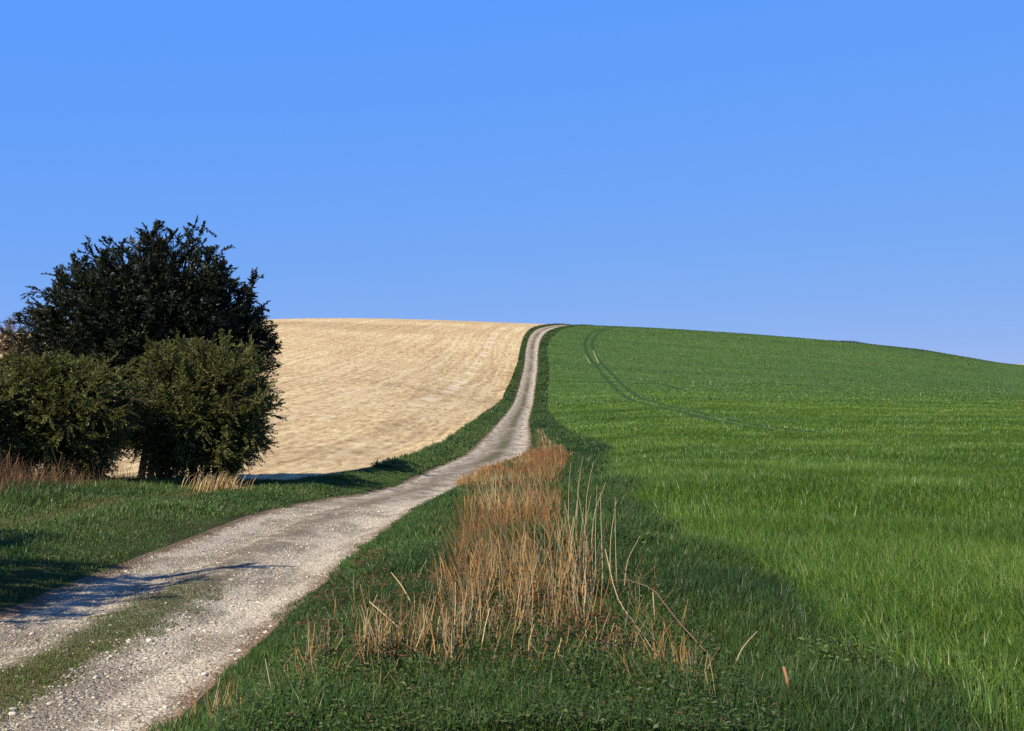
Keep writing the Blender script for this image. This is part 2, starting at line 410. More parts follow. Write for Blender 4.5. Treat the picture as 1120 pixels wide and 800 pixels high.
# ------------------------------------------------------------------ wheelings and dark lines in the crop
def polyline_strip(name, pts, width, mat, dz, n=160, label=None):
    pts = np.array(pts, float)                       # plan points (X, Y)
    s = np.arange(len(pts)); q = np.linspace(0, len(pts)-1, n)
    X, Y = pchip(s, pts[:, 0], q), pchip(s, pts[:, 1], q)
    dx, dy = np.gradient(X), np.gradient(Y); L = np.hypot(dx, dy)
    nx, ny = -dy/L, dx/L
    w = width * (0.75 + 0.5*vnoise(q*6, 0*q, 1.0, 77, 2))
    A = np.stack([X + nx*w/2, Y + ny*w/2], -1); B = np.stack([X - nx*w/2, Y - ny*w/2], -1)
    P = np.concatenate([A, B]); Z = height(P[:, 0], P[:, 1]) + dz
    V = np.column_stack([P, Z]); i = np.arange(n-1)
    f = np.stack([i, i+1, i+1+n, i+n], -1)
    o = make_mesh(name, V, [f], mat); o['kind'] = 'structure'
    return o

t = NT('wheeling_and_slope_line')
geo = t.node('ShaderNodeNewGeometry').outputs['Position']
c = t.ramp(t.noise(geo, 0.8, 4, 0.7), [(0.35, (0.030, 0.066, 0.016)), (0.65, (0.044, 0.090, 0.020))])
MAT_WHEEL_LINE = t.finish(t.bsdf(c, 0.95, None, 0.1))
t = NT('wheeling_chalk')
MAT_WHEELCHALK = t.finish(t.bsdf((0.25, 0.28, 0.13), 0.95, None, 0.1))

def hill_pt(px, py, ya=120, yb=430):
    """the first ground point seen at a picture position, so that a trace lies on the hill itself"""
    ys = np.linspace(ya, yb, 1500); xs = px_x(px, ys); z = base_height(xs, ys)
    row = YH - (z - CAMZ)/ys*F
    i = np.argmax(row <= py)
    return float(xs[i]), float(ys[i])
T1 = [hill_pt(*p) for p in ((668, 358), (645, 366), (640, 378), (645, 392), (655, 404), (672, 424))] + [(17.0, 150), (17.2, 125), (17.4, 102), (18.4, 84), (21, 73), (26.5, 69), (37, 73)]
T2 = [(x + 1.9, y + 0.3) for x, y in T1[:-3]] + [(22.4, 75.3), (27, 71), (36.5, 75)]
T3 = [hill_pt(*p) for p in ((602, 417), (640, 418), (690, 419), (720, 420), (745, 426))]  # dark strip drawn across the foot of the slope
T4 = [hill_pt(*p) for p in ((905, 414), (1000, 402), (1055, 391))]
T5 = [hill_pt(*p) for p in ((745, 424), (850, 420), (990, 430))]  # thinner dark strip further right on the slope
LINES = []
for T, wd in ((T1, 0.85), (T2, 0.85), (T3, 1.1), (T5, 0.5)):
    polyline_strip('wheel_and_slope_line', T, wd, MAT_WHEEL_LINE, 0.03)
    a = np.array(T, float); q = np.linspace(0, len(a)-1, 300); LINES.append((pchip(np.arange(len(a)), a[:, 0], q), pchip(np.arange(len(a)), a[:, 1], q), wd))
polyline_strip('wheel_and_slope_line', [hill_pt(*p) for p in ((649, 384), (652, 392), (655, 398))], 0.36, MAT_WHEELCHALK, 0.12, 30)
polyline_strip('wheel_and_slope_line', [hill_pt(*p) for p in ((641.5, 391), (644, 396), (646, 399))], 0.3, MAT_WHEELCHALK, 0.12, 30)
def in_crop_line(X, Y):
    hit = np.zeros(len(X), bool)
    far = np.where(Y > 60)[0]
    for lx, ly, wd in LINES:
        for c in np.array_split(far, max(1, len(far)//8000)):
            if len(c):
                d2 = (X[c, None] - lx[None])**2 + (Y[c, None] - ly[None])**2
                hit[c] |= d2.min(1) < (wd*0.8)**2
    return hit

# ------------------------------------------------------------------ vegetation generators
def blades(name, P, h, w, yaw, lean, col, mat, kind='stuff', label=None, curl=0.5, parent=None, tipcol=None):
    """grass blades: a quad and a tip triangle each, with their own height, width, bend and colour"""
    n = len(P); P = np.asarray(P, float)
    d = np.stack([np.cos(yaw), np.sin(yaw)], -1)           # lean direction
    fa = yaw + math.pi/2 + RNG.normal(0, 0.6, n)
    s = np.stack([np.cos(fa), np.sin(fa)], -1)
    V = np.zeros((n, 5, 3))
    hm = h * 0.55
    mid = lean * h * 0.55 * (1 - curl*0.5)
    tip = lean * h
    th = h * np.sqrt(np.clip(1 - (lean*0.75)**2, 0.12, 1))
    for k, sg in ((0, -1), (1, 1)):
        V[:, k, :2] = P[:, :2] + sg*0.5*w[:, None]*s*0.8; V[:, k, 2] = P[:, 2] - 0.015
        V[:, 2+k, :2] = P[:, :2] + d*mid[:, None] + sg*0.5*w[:, None]*s
        V[:, 2+k, 2] = P[:, 2] + np.minimum(hm, th*0.75)
    V[:, 4, :2] = P[:, :2] + d*tip[:, None]; V[:, 4, 2] = P[:, 2] + th
    b = (np.arange(n)*5)[:, None]
    q = b + np.array([[0, 1, 3, 2]]); tr = b + np.array([[2, 3, 4]])
    C = np.repeat(col[:, None, :], 5, 1)
    if tipcol is not None: C[:, 4] = tipcol
    o = make_mesh(name, V.reshape(-1, 3), [q, tr], mat, parent, False, C.reshape(-1, 3))
    if kind: o['kind'] = kind
    if label: o['label'] = label
    return o

def stalks(name, P, h, r, yaw, lean, col, mat, kind='stuff', head=None, bend=0.5):
    """three-sided dead stems in three segments, so they have thickness from every side"""
    n = len(P); K = 4
    V = np.zeros((n, K, 3, 3))
    d = np.stack([np.cos(yaw), np.sin(yaw)], -1)
    for k in range(K):
        f = k/(K-1)
        off = lean*h*(f*(1-bend) + bend*f*f)
        c = np.column_stack([P[:, :2] + d*off[:, None], P[:, 2] - 0.03 + h*f*np.sqrt(np.clip(1-(lean*0.8)**2, .1, 1))])
        c[:, :2] += RNG.normal(0, 0.012, (n, 2)) * (k > 0)
        rr = r*(1 - 0.55*f)
        for a in range(3):
            ang = a*2.0944 + yaw
            V[:, k, a] = c + np.column_stack([np.cos(ang)*rr, np.sin(ang)*rr, 0*rr])
    b = (np.arange(n)*K*3)[:, None]
    F_ = []
    for k in range(K-1):
        for a in range(3):
            a2 = (a+1) % 3
            F_.append(b + np.array([[k*3+a, k*3+a2, (k+1)*3+a2, (k+1)*3+a]]))
    C = np.repeat(col[:, None, :], K*3, 1)
    o = make_mesh(name, V.reshape(-1, 3), [np.concatenate(F_)], mat, None, False, C.reshape(-1, 3))
    if kind: o['kind'] = kind
    return o

def leaves_arrays(P, D, N, L, W, col):
    """leaf diamonds folded a little at the midrib: base, two sides, tip"""
    n = len(P)
    D = D/np.linalg.norm(D, axis=1, keepdims=True)
    S = np.cross(D, N); S /= (np.linalg.norm(S, axis=1, keepdims=True)+1e-9)
    U = np.cross(S, D)
    V = np.zeros((n, 4, 3))
    V[:, 0] = P; V[:, 2] = P + D*L[:, None] - U*(0.12*L)[:, None]
    m = P + D*(0.45*L)[:, None] + U*(0.10*L)[:, None]
    V[:, 1] = m + S*(W/2)[:, None]; V[:, 3] = m - S*(W/2)[:, None]
    q = (np.arange(n)*4)[:, None] + np.array([[0, 1, 2, 3]])
    return V.reshape(-1, 3), q, np.repeat(col, 4, 0)

def tubes(segs, sides=5):
    """segs: list of (p0, p1, r0, r1) -> verts, quads"""
    A = np.array([s[0] for s in segs], float); B = np.array([s[1] for s in segs], float)
    ra = np.array([s[2] for s in segs]); rb = np.array([s[3] for s in segs])
    D = B - A; D /= (np.linalg.norm(D, axis=1, keepdims=True)+1e-9)
    ref = np.where(np.abs(D[:, 2:3]) > 0.9, [[1., 0, 0]], [[0, 0, 1.]])
    X = np.cross(D, ref); X /= np.linalg.norm(X, axis=1, keepdims=True)
    Yv = np.cross(D, X)
    n = len(segs); V = np.zeros((n, 2, sides, 3))
    for k in range(sides):
        a = 2*math.pi*k/sides; o = X*math.cos(a) + Yv*math.sin(a)
        V[:, 0, k] = A + o*ra[:, None]; V[:, 1, k] = B + o*rb[:, None]
    b = (np.arange(n)*2*sides)[:, None]
    Q = np.concatenate([b + np.array([[k, (k+1) % sides, sides+(k+1) % sides, sides+k]]) for k in range(sides)])
    return V.reshape(-1, 3), Q

def curve_segs(p0, p1, r0, r1, n=5, sag=0.0, jit=0.03):
    p0, p1 = np.array(p0, float), np.array(p1, float); L = np.linalg.norm(p1-p0)
    pts = []
    for k in range(n+1):
        f = k/n; p = p0*(1-f) + p1*f
        p = p + np.array([0, 0, sag*L*4*f*(1-f)])
        if 0 < k < n: p = p + RNG.normal(0, jit*L, 3)
        pts.append(p)
    return [(pts[k], pts[k+1], r0 + (r1-r0)*k/n, r0 + (r1-r0)*(k+1)/n) for k in range(n)], pts

def unit(v): return v/(np.linalg.norm(v, axis=-1, keepdims=True)+1e-9)

def crown_tree(name, base, label, cat, envelope, n_limb, sprays, leaflets, leafL, leafW, sprayL, cols, mat, barkmat,
               trunk_r, stem_h, stems=1, out_up=0.45, group=None, shoots=0, inner=0.45, shoot_len=0.9, flat=0.35):
    """envelope(direction array)->radius array about centre at stem_h above base. leaves sit in pinnate sprays on limbs"""
    root = empty(name, base, label, cat, group)
    C0 = np.array([0, 0, stem_h])
    segs = []
    # stems
    tops = []
    for k in range(stems):
        a = 2*math.pi*k/stems + random.random()
        b0 = np.array([0.28*math.cos(a), 0.28*math.sin(a), -0.15]) * (1 if stems > 1 else 0.0) + np.array([0, 0, -0.15*(stems == 1)])
        tp = C0 + np.array([0.5*math.cos(a), 0.5*math.sin(a), 0.4])*(1 if stems > 1 else 0.3)
        s, p = curve_segs(b0, tp, trunk_r, trunk_r*0.5, 6, 0, 0.03); segs += s; tops.append(p)
    D = unit(RNG.normal(0, 1, (n_limb, 3))); D[:, 2] = np.where(D[:, 2] < -0.88, -D[:, 2]*0.5, D[:, 2]); D = unit(D)
    R = envelope(D) * (1.03 - 0.3*RNG.random(n_limb)**1.6)
    if shoots:
        R[:shoots] = envelope(D[:shoots]) + RNG.uniform(0.15, shoot_len, shoots)
        D[:shoots, 2] = np.abs(D[:shoots, 2])*0.7
        D = unit(D)
    Pl, Dl, Nl, Ll, Wl, Cl = [], [], [], [], [], []
    for i in range(n_limb):
        end = C0 + D[i]*R[i]
        st = tops[i % stems]; st = st[random.randint(len(st)//2, len(st)-1)]
        s, pts = curve_segs(st, end, min(trunk_r*0.3, 0.045), 0.010, 4, -0.05 + 0.04*random.random(), 0.025)
        segs += s
        pts = np.array(pts)
        tone = np.clip(RNG.normal(1, 0.18), 0.6, 1.5)
        nsp = int(sprays * (1.5 if i < shoots else 1.0))
        f = inner + (1-inner) * RNG.random(nsp)**0.7
        f[0] = 0.985
        seg = np.clip((f*4).astype(int), 0, 3); ft = f*4 - seg
        O = pts[seg]*(1-ft)[:, None] + pts[seg+1]*ft[:, None]
        T = unit(pts[np.minimum(seg+1, 4)] - pts[seg])
        sd = unit(T*0.9 + RNG.normal(0, 0.55, (nsp, 3)) + np.array([0, 0, out_up*0.5]))
        sl = sprayL * RNG.uniform(0.6, 1.25, nsp)
        nrm = unit(np.array([0, 0, 1.0]) + RNG.normal(0, flat, (nsp, 3)))
        side = unit(np.cross(sd, nrm))
        for j in range(nsp):
            segs.append((O[j], O[j] + sd[j]*sl[j]*0.9, 0.007, 0.003))
        g = np.linspace(0.12, 1.0, leaflets)
        sg = np.where(np.arange(leaflets) % 2 == 0, 1.0, -1.0)
        PP = O[:, None, :] + sd[:, None, :]*(sl[:, None]*g[None, :])[..., None]
        PP[..., 2] -= (sl[:, None]*0.18*g[None, :]**2)
        DD = sd[:, None, :]*0.75 + side[:, None, :]*(sg*(1-0.5*g))[None, :, None] + RNG.normal(0, 0.22, PP.shape)
        NN = nrm[:, None, :] + RNG.normal(0, 0.45, PP.shape)
        m = nsp*leaflets
        Pl.append(PP.reshape(-1, 3)); Dl.append(DD.reshape(-1, 3)); Nl.append(NN.reshape(-1, 3))
        Ll.append(leafL*RNG.uniform(0.6, 1.3, m)); Wl.append(leafW*RNG.uniform(0.7, 1.25, m))
        w = RNG.random(m)[:, None]
        cc = cols[0][None]*(1-w) + cols[1][None]*w
        sp = (RNG.random(m) < 0.06)[:, None]
        Cl.append(np.where(sp, cols[2][None], cc)*tone)
    V, q, cv = leaves_arrays(*[np.concatenate(a) for a in (Pl, Dl, Nl, Ll, Wl, Cl)])
    make_mesh('crown', V, [q], mat, root, False, cv)
    TV, TQ = tubes(segs, 5)
    make_mesh('trunk', TV, [TQ], barkmat, root, True)
    return root

def A3(*c): return np.array(c, float)
def gz(x, y): return float(height(np.array([x]), np.array([y]))[0])

# -- the yew
def yew_env(D):
    x, y, z = D[:, 0], D[:, 1], D[:, 2]
    rx = np.where(x > 0, 3.35, 4.75); rz = np.where(z > 0, 4.25, 2.7); p = np.where(x > 0, 2.35, 1.75)
    r = (np.abs(x/rx)**p + np.abs(y/3.3)**p + np.abs(z/rz)**p)**(-1/p)
    return r*(0.86 + 0.30*vnoise(np.arctan2(y, x)*2 + 9, z*3.5 + 5, 1.0, 31, 2))
yx, yy = px_x(172, 36.5), 36.5
crown_tree('yew_tree', (yx, yy, gz(yx, yy)), 'dark spreading yew with ragged top rising behind the two green bushes', 'tree',
           yew_env, 1150, 15, 16, 0.15, 0.062, 0.42, (A3(0.011, 0.018, 0.009), A3(0.024, 0.034, 0.014), A3(0.045, 0.046, 0.018)),
           MAT_YEW, MAT_YEWBARK, 0.15, 4.05, 4, 0.55, None, 170, 0.35, 0.38)

# -- hawthorns in front of it
def bush_env(rx, ry, rzu, rzd, seed, lob=0.3):
    def f(D):
        x, y, z = D[:, 0], D[:, 1], D[:, 2]
        rz = np.where(z > 0, rzu, rzd)
        p = 2.5; tp = np.where(z < 0, 1 + 0.22*z, 1.0)
        r = (np.abs(x/(rx*tp))**p + np.abs(y/ry)**p + np.abs(z/rz)**p)**(-1/p)
        return r*(1 - lob/2 + lob*vnoise(np.arctan2(y, x)*1.6 + 20, z*2.5 + 7, 1.0, seed, 2))
    return f
HAWC = (A3(0.075, 0.092, 0.022), A3(0.158, 0.172, 0.040), A3(0.21, 0.17, 0.065))
bx, by = px_x(221, 31.5), 31.5
crown_tree('hawthorn_bush', (bx, by, gz(bx, by)), 'dense olive green bush to the right, leaning over the bare field edge', 'bush',
           bush_env(1.9, 1.8, 2.1, 1.85, 41, 0.5), 640, 14, 14, 0.075, 0.046, 0.36, HAWC, MAT_HAW, MAT_BARK, 0.09, 1.95, 4, 0.35, None, 70, 0.4, 0.35)
bx, by = px_x(62, 28.5), 28.5
crown_tree('hawthorn_bush', (bx, by, gz(bx, by)), 'broad rounded olive bush above the red brown dead stems', 'bush',
           bush_env(2.35, 1.7, 1.05, 1.9, 43, 0.7), 660, 14, 14, 0.075, 0.042, 0.36, HAWC, MAT_HAW, MAT_BARK, 0.09, 1.95, 4, 0.3, None, 50, 0.4, 0.25)
bx, by = px_x(-62, 27.0), 27.0
crown_tree('hawthorn_bush', (bx, by, gz(bx, by)), 'olive bush cut off by the left edge of the photo', 'bush',
           bush_env(1.9, 1.6, 0.7, 1.7, 47, 0.4), 380, 12, 14, 0.075, 0.042, 0.36, HAWC, MAT_HAW, MAT_BARK, 0.08, 1.9, 4, 0.3, None, 40, 0.4, 0.25)
# hedgerow growing on outside the frame: it throws the shade on the left verge and the track
for (bx, by, rx, hh, lim, lab) in ((-8.8, 8.3, 1.6, 5.2, 80, 'tall loose hawthorn outside the left edge shading the track'),
                                   (-10.4, 11.6, 1.5, 3.6, 150, 'lower hawthorn outside the left edge shading the verge')):
    crown_tree('hawthorn_bush', (bx, by, gz(bx, by)), lab, 'bush', bush_env(rx, rx, hh*0.42, hh*0.45, 50 + int(by), 0.6),
               lim, 12, 12, 0.085, 0.05, 0.38, HAWC, MAT_HAW, MAT_BARK, 0.09, hh*0.56, 3, 0.3, None, 40, 0.4, 0.35)

# -- leafless trees far behind on the left
def bare_tree(x, y, h, label):
    root = empty('bare_tree', (x, y, gz(x, y)), label, 'tree', 'leafless trees behind the bushes')
    tr, tw = [], []
    def grow(p, d, L, r, lev):
        q = p + d*L
        (tr if lev < 2 else tw).append((p, q, r, r*0.62))
        if lev == 5: return
        for _ in range(3 if lev < 4 else 4):
            nd = unit(d + RNG.normal(0, 0.46, 3) + np.array([0, 0, 0.16]))
            f = RNG.uniform(0.45, 1.0)
            grow(p + d*L*f, nd, L*RNG.uniform(0.58, 0.82), r*0.6, lev+1)
    grow(np.zeros(3), np.array([0.03, 0, 1.0]), h*0.34, h*0.02, 0)
    V, Q = tubes(tr, 5); make_mesh('trunk', V, [Q], MAT_BARK, root, True)
    V, Q = tubes([(a, b, max(c*0.8, 0.034), max(e*0.8, 0.026)) for a, b, c, e in tw], 3); make_mesh('crown', V, [Q], MAT_TWIG, root, False)
for k, (px, Y, h, lab) in enumerate([(-40, 112, 8.6, 'leafless brown tree just outside the left edge'),
                                     (-12, 106, 8.4, 'leafless reddish brown tree at the left edge above the bush'),
                                     (14, 110, 8.9, 'leafless grey brown tree between left edge and yew'),
                                     (40, 104, 8.0, 'leafless brown tree seen through the left branches of the yew'),
                                     (66, 112, 7.6, 'leafless brown tree half hidden by the yew'),
                                     (2, 124, 9.4, 'leafless tree standing behind the others at the left edge')]):
    bare_tree(px_x(px, Y), Y, h, lab)

# ------------------------------------------------------------------ grass
def scatter(n, xa, xb, ya, yb, power=1.0):
    """random plan points; denser towards the camera for power > 1"""
    Y = ya + (yb-ya) * RNG.random(n)**power
    fa = xa(Y) if callable(xa) else np.full(n, xa); fb = xb(Y) if callable(xb) else np.full(n, xb)
    X = fa + (fb-fa)*RNG.random(n)
    return X, Y

def inview(X, Y, m=0.40):
    return (np.abs(X) < (0.467 + m)*Y + 2.0)

def mixcol(a, b, w): return a[None]*(1-w[:, None]) + b[None]*w[:, None]

CROP1, CROP2, CROP3 = A3(0.066, 0.138, 0.020), A3(0.145, 0.242, 0.030), A3(0.22, 0.26, 0.08)
def crop_patch(X, Y, hs, ws, name):
    k = inview(X, Y) & (X > CR(Y) + np.where(Y < 40, 0.08 - 0.24*RNG.random(len(X))**2, 0) - 0.05) & ~in_crop_line(X, Y)
    X, Y = X[k], Y[k]; hs = hs[k]; ws = ws[k]
    nz = vnoise(X, Y, 1.3, 61, 3)
    P = np.column_stack([X, Y, height(X, Y)])
    n = len(X)
    bands = (vnoise(X*0.07, Y*0.45, 3.0, 65, 3) - 0.5)*sstep(18, 50, Y)*1.5  # shaded dips of the crop, put into blade colour as streaks
    w = np.clip(RNG.normal(0.45, 0.27, n) + (nz-0.5)*0.9 + bands, 0, 1)
    c = mixcol(CROP1, CROP2, w); pal = RNG.random(n) < 0.05
    c = np.where(pal[:, None], CROP3[None], c)
    yaw = RNG.uniform(0, 2*math.pi, n); sweep = vnoise(X, Y, 3.0, 63, 2)*6.0
    yaw = np.where(RNG.random(n) < 0.5, sweep + RNG.normal(0, 0.6, n), yaw)
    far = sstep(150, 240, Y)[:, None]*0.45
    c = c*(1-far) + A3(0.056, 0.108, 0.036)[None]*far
    return (P, hs*(0.75 + 0.5*nz), ws, yaw, np.clip(RNG.normal(0.45, 0.22, n), 0.05, 0.98), c)

parts = []
# three distance bands: real blades close by, wider tufts further out
def pow_band(n, ya, yb):
    # uniform over the view trapezoid
    Y = np.sqrt(ya**2 + (yb**2-ya**2)*RNG.random(n))
    X = 2.2 + (0.86*Y + 2.0 - 2.2)*RNG.random(n)
    return X, Y
for n, ya, yb, h, w in ((205000, 5.0, 16, 0.23, 0.0085), (190000, 14.5, 34, 0.22, 0.014), (165000, 30, 75, 0.21, 0.028), (130000, 68, 150, 0.20, 0.06), (150000, 140, 390, 0.20, 0.17)):
    X, Y = pow_band(n, ya, yb)
    hs = h*np.clip(RNG.normal(1, 0.22, n), 0.4, 1.7); ws = w*RNG.uniform(0.6, 1.3, n)
    parts.append(crop_patch(X, Y, hs, ws, 'x'))
cat = [np.concatenate([p[i] for p in parts]) for i in range(6)]
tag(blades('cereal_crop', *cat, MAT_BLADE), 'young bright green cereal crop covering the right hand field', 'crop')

# verge turf
VG1, VG2, VG3 = A3(0.037, 0.082, 0.021), A3(0.084, 0.152, 0.033), A3(0.19, 0.155, 0.075)
def turf(X, Y, h, w, dry=0.05, keep=None, bright=1.0):
    n = len(X)
    nz = vnoise(X, Y, 0.8, 71, 3); pt = vnoise(X, Y, 2.6, 72, 2)
    P = np.column_stack([X, Y, height(X, Y)])
    ww = np.clip(RNG.normal(0.4, 0.25, n) + (pt-0.5)*1.7, 0, 1)
    c = mixcol(VG1, VG2, ww)*bright
    c = c*(1 + 0.25*sstep(-0.6, -1.4, X)[:, None])*(1 - 0.06*((X > 1.3)*(Y < 60))[:, None])
    c = np.where((RNG.random(n) < dry*(0.4 + 1.6*pt))[:, None], VG3[None]*RNG.uniform(0.6, 1.2, n)[:, None], c)
    hs = h*(0.45 + 1.1*nz)*np.clip(RNG.normal(1, 0.25, n), 0.4, 1.8)
    return (P, hs, w*RNG.uniform(0.6, 1.3, n), RNG.uniform(0, 2*math.pi, n), np.clip(RNG.normal(0.55, 0.25, n), 0.05, 1.0), c)
parts = []
rag = lambda Y, s: (vnoise(Y, 0*Y, 0.5, s, 3)-0.5)*0.55
for n, ya, yb, h, w in ((95000, 5.8, 13, 0.13, 0.0055), (70000, 12, 24, 0.15, 0.010), (60000, 23, 60, 0.19, 0.022), (30000, 55, 150, 0.24, 0.055), (16000, 140, 380, 0.28, 0.14)):
    X, Y = scatter(n, lambda y: TR(y) + 0.02 + rag(y, 81), lambda y: CR(y) + 0.45, ya, yb, 1.25)
    kk = X < CR(Y) + RNG.random(len(X))**2*0.2; X, Y = X[kk], Y[kk]
    k = inview(X, Y) ; X, Y = X[k], Y[k]
    edge = sstep(0.0, 0.9, X - TR(Y))
    tt = turf(X, Y, h, w, 0.035)
    tt = (tt[0], tt[1]*(0.35 + 0.65*edge)*np.where(X > 1.3, 1.05, 1.0)) + tt[2:]
    parts.append(tt)
cat = [np.concatenate([p[i] for p in parts]) for i in range(6)]
tag(blades('verge_grass', *cat, MAT_BLADE), 'dark green rough grass between the track and the crop', 'grass')
parts = []
for n, ya, yb, h, w in ((95000, 7.5, 22, 0.085, 0.010), (105000, 20, 45, 0.13, 0.017), (40000, 42, 120, 0.26, 0.045), (18000, 110, 380, 0.32, 0.14)):
    X, Y = scatter(n, lambda y: np.maximum(BL(y), -0.86*y), lambda y: TL(y) - 0.02 - rag(y, 82), ya, yb, 1.15)
    k = inview(X, Y); X, Y = X[k], Y[k]
    edge = sstep(0.0, 1.6, TL(Y) - X)
    tt = turf(X, Y, h, w, 0.10)
    # grass path along the bank is shorter and yellower
    path = np.exp(-((X + 7.8 - 0.04*(Y-20) + 0.5*(vnoise(Y, 0*Y, 3, 131, 2)-0.5))/0.38)**2) * (Y < 32)*(0.4 + 0.9*vnoise(X, Y, 1.2, 132, 2))
    tt = (tt[0], tt[1]*(0.3 + 0.7*edge)*(1 - 0.65*path)*(1 + 0.9*sstep(-8.4, -9.2, X)*(Y < 34)), tt[2], tt[3], tt[4], tt[5]*(1-path[:, None]*0.75) + A3(0.19, 0.165, 0.055)[None]*path[:, None]*0.75)
    parts.append(tt)
cat = [np.concatenate([p[i] for p in parts]) for i in range(6)]
tag(blades('bank_grass', *cat, MAT_BLADE), 'rough green grass on the bank left of the track', 'grass')
# short turf between the wheels
X, Y = scatter(60000, lambda y: TL(y) + 0.28*(TR(y)-TL(y)), lambda y: TL(y) + 0.66*(TR(y)-TL(y)), 6, 30, 1.3)
s_ = (X - TL(Y))/(TR(Y)-TL(Y))
m = 1.0*(1 - sstep(0.02, 0.18, np.abs(s_-0.47) + (vnoise(X, Y, 0.4, 91, 3)-0.5)*0.45)) * sstep(0.30, 0.5, vnoise(X*0.3, Y, 3.5, 92, 2) + 0.25*np.exp(-((Y-9.5)/2.5)**2))
k = (RNG.random(len(X)) < m*(1-sstep(11.5, 14, Y))) & inview(X, Y); X, Y = X[k], Y[k]
tt = turf(X, Y, 0.026, 0.006, 0.4, bright=1.35)
tag(blades('track_turf', *tt, MAT_BLADE), 'thin worn turf on the middle ridge of the track', 'grass')

# low broad-leaved herbs among the verge grass in the foreground
def herb_leaves(X, Y, L, cols, seed):
    n = len(X); z = height(X, Y)
    P = np.column_stack([X, Y, z + RNG.uniform(0.02, 0.16, n)])
    a = RNG.uniform(0, 2*math.pi, n)
    D = np.column_stack([np.cos(a), np.sin(a), RNG.uniform(-0.1, 0.7, n)])
    N = np.column_stack([RNG.normal(0, 0.4, n), RNG.normal(0, 0.4, n), np.ones(n)])
    c = mixcol(cols[0], cols[1], RNG.random(n))
    c = np.where((RNG.random(n) < 0.09)[:, None], cols[2][None], c)
    return leaves_arrays(P, D, N, L*RNG.uniform(0.5, 1.4, n), L*0.6*RNG.uniform(0.6, 1.2, n), c)
X, Y = scatter(30000, lambda y: TR(y) + 0.5, lambda y: 0*y + 1.5, 5.8, 15, 1.5)
k = (vnoise(X, Y, 0.7, 95, 2) + 0.35*(1-sstep(7, 12, Y)) > 0.60) & inview(X, Y); X, Y = X[k], Y[k]
V, q, cv = herb_leaves(X, Y, 0.034, (A3(0.034, 0.066, 0.017), A3(0.085, 0.14, 0.032), A3(0.12, 0.075, 0.035)), 3)
X2, Y2 = scatter(9000, -1.9, 0.9, 7.2, 13.5)
k = (vnoise(X2, Y2, 0.45, 97, 3) > 0.56) & inview(X2, Y2); X2, Y2 = X2[k], Y2[k]
V2, q2, cv2 = herb_leaves(X2, Y2, 0.04, (A3(0.085, 0.045, 0.026), A3(0.17, 0.095, 0.045), A3(0.22, 0.075, 0.035)), 5)
V2[:, 2] += 0.06
q = np.concatenate([q, q2 + len(V)]); V = np.concatenate([V, V2]); cv = np.concatenate([cv, cv2])
o = make_mesh('verge_herbs', V, [q], MAT_HAW, None, False, cv); tag(o, 'small dark leaved herbs and brambles in the foreground verge', 'herbs', kind='stuff')

# ------------------------------------------------------------------ dead grass and stems
RUST, STRAW, PALE, DEAD = A3(0.33, 0.135, 0.048), A3(0.44, 0.27, 0.10), A3(0.56, 0.45, 0.25), A3(0.125, 0.066, 0.035)
def dry(X, Y, h, r, rustw, lean=0.16, yaw0=None, spread=0.9):
    n = len(X)
    P = np.column_stack([X, Y, height(X, Y)])
    a = np.clip(rustw + RNG.normal(0, 0.22, n), 0, 1)
    c = np.where((a < 0.5)[:, None], mixcol(PALE, STRAW, np.clip(a*2, 0, 1)), mixcol(STRAW, RUST, np.clip(a*2-1, 0, 1)))
    g_ = (RNG.random(n) < 0.22)[:, None]; c = np.where(g_, c.mean(1, keepdims=True)*A3(1.22, 1.0, 0.62)[None], c)*RNG.uniform(0.55, 1.15, n)[:, None]
    yaw = RNG.uniform(0, 2*math.pi, n) if yaw0 is None else RNG.normal(yaw0, spread, n)
    return (P, h, r, yaw, np.clip(RNG.normal(lean, 0.12, n), 0, 0.8), c)
def strip_l(y): return pchip([7, 10, 15, 25, 34, 42, 50, 60, 80], [-0.8, -0.72, -0.70, -1.15, -1.7, -1.2, 0.3, 1.3, 1.8], y)
def strip_r(y): return pchip([7, 10, 15, 25, 34, 42, 50, 60, 80], [0.45, 0.6, 0.72, 1.15, 1.6, 2.1, 2.6, 2.6, 2.5], y)
parts = []
for n, ya, yb, r, p in ((1650, 9.4, 20, 0.0034, 0.9), (3000, 18, 36, 0.0055, 1.0), (3300, 34, 62, 0.009, 1.2), (900, 60, 150, 0.02, 1.0)):
    X, Y = scatter(n, strip_l, strip_r, ya, yb, p)
    dens = 0.6*vnoise(X, Y, 1.0, 101, 3) + 0.4*vnoise(X, Y, 0.42, 105, 2)
    mid = 1 - np.abs((X - strip_l(Y))/(strip_r(Y)-strip_l(Y)) - 0.5)*2
    k = RNG.random(n) < sstep(0.43, 0.60, dens*0.85 + 0.2*mid)*(1 - 0.85*np.exp(-((Y-23.5)/3.2)**2))*(1 - 0.6*sstep(12.5, 16, Y)*(1-sstep(26, 30, Y)))*np.where(Y > 60, 0.9*sstep(0.5, 0.6, vnoise(Y, 0*Y, 9, 104, 1)), 1)
    X, Y = X[k], Y[k]
    h = np.where(Y < 22, 0.56, 0.30 + 0.26*sstep(0.2, 1.4, X))*(1 - 0.15*sstep(40, 50, Y))*np.clip(RNG.normal(0.95, 0.34, len(X)), 0.2, 1.8)*(0.55 + 0.8*vnoise(X, Y, 1.2, 102, 2))
    rust = sstep(0.30, 0.60, vnoise(X, Y, 1.9, 103, 2) + 0.1*np.exp(-((Y-34)/7)**2) + 0.16*np.exp(-((Y-12)/2.2)**2))*0.85 + 0.1
    parts.append(dry(X, Y, h, np.full(len(X), r)*RNG.uniform(0.6, 1.3, len(X)), rust, 0.38, 2.9, 0.85))
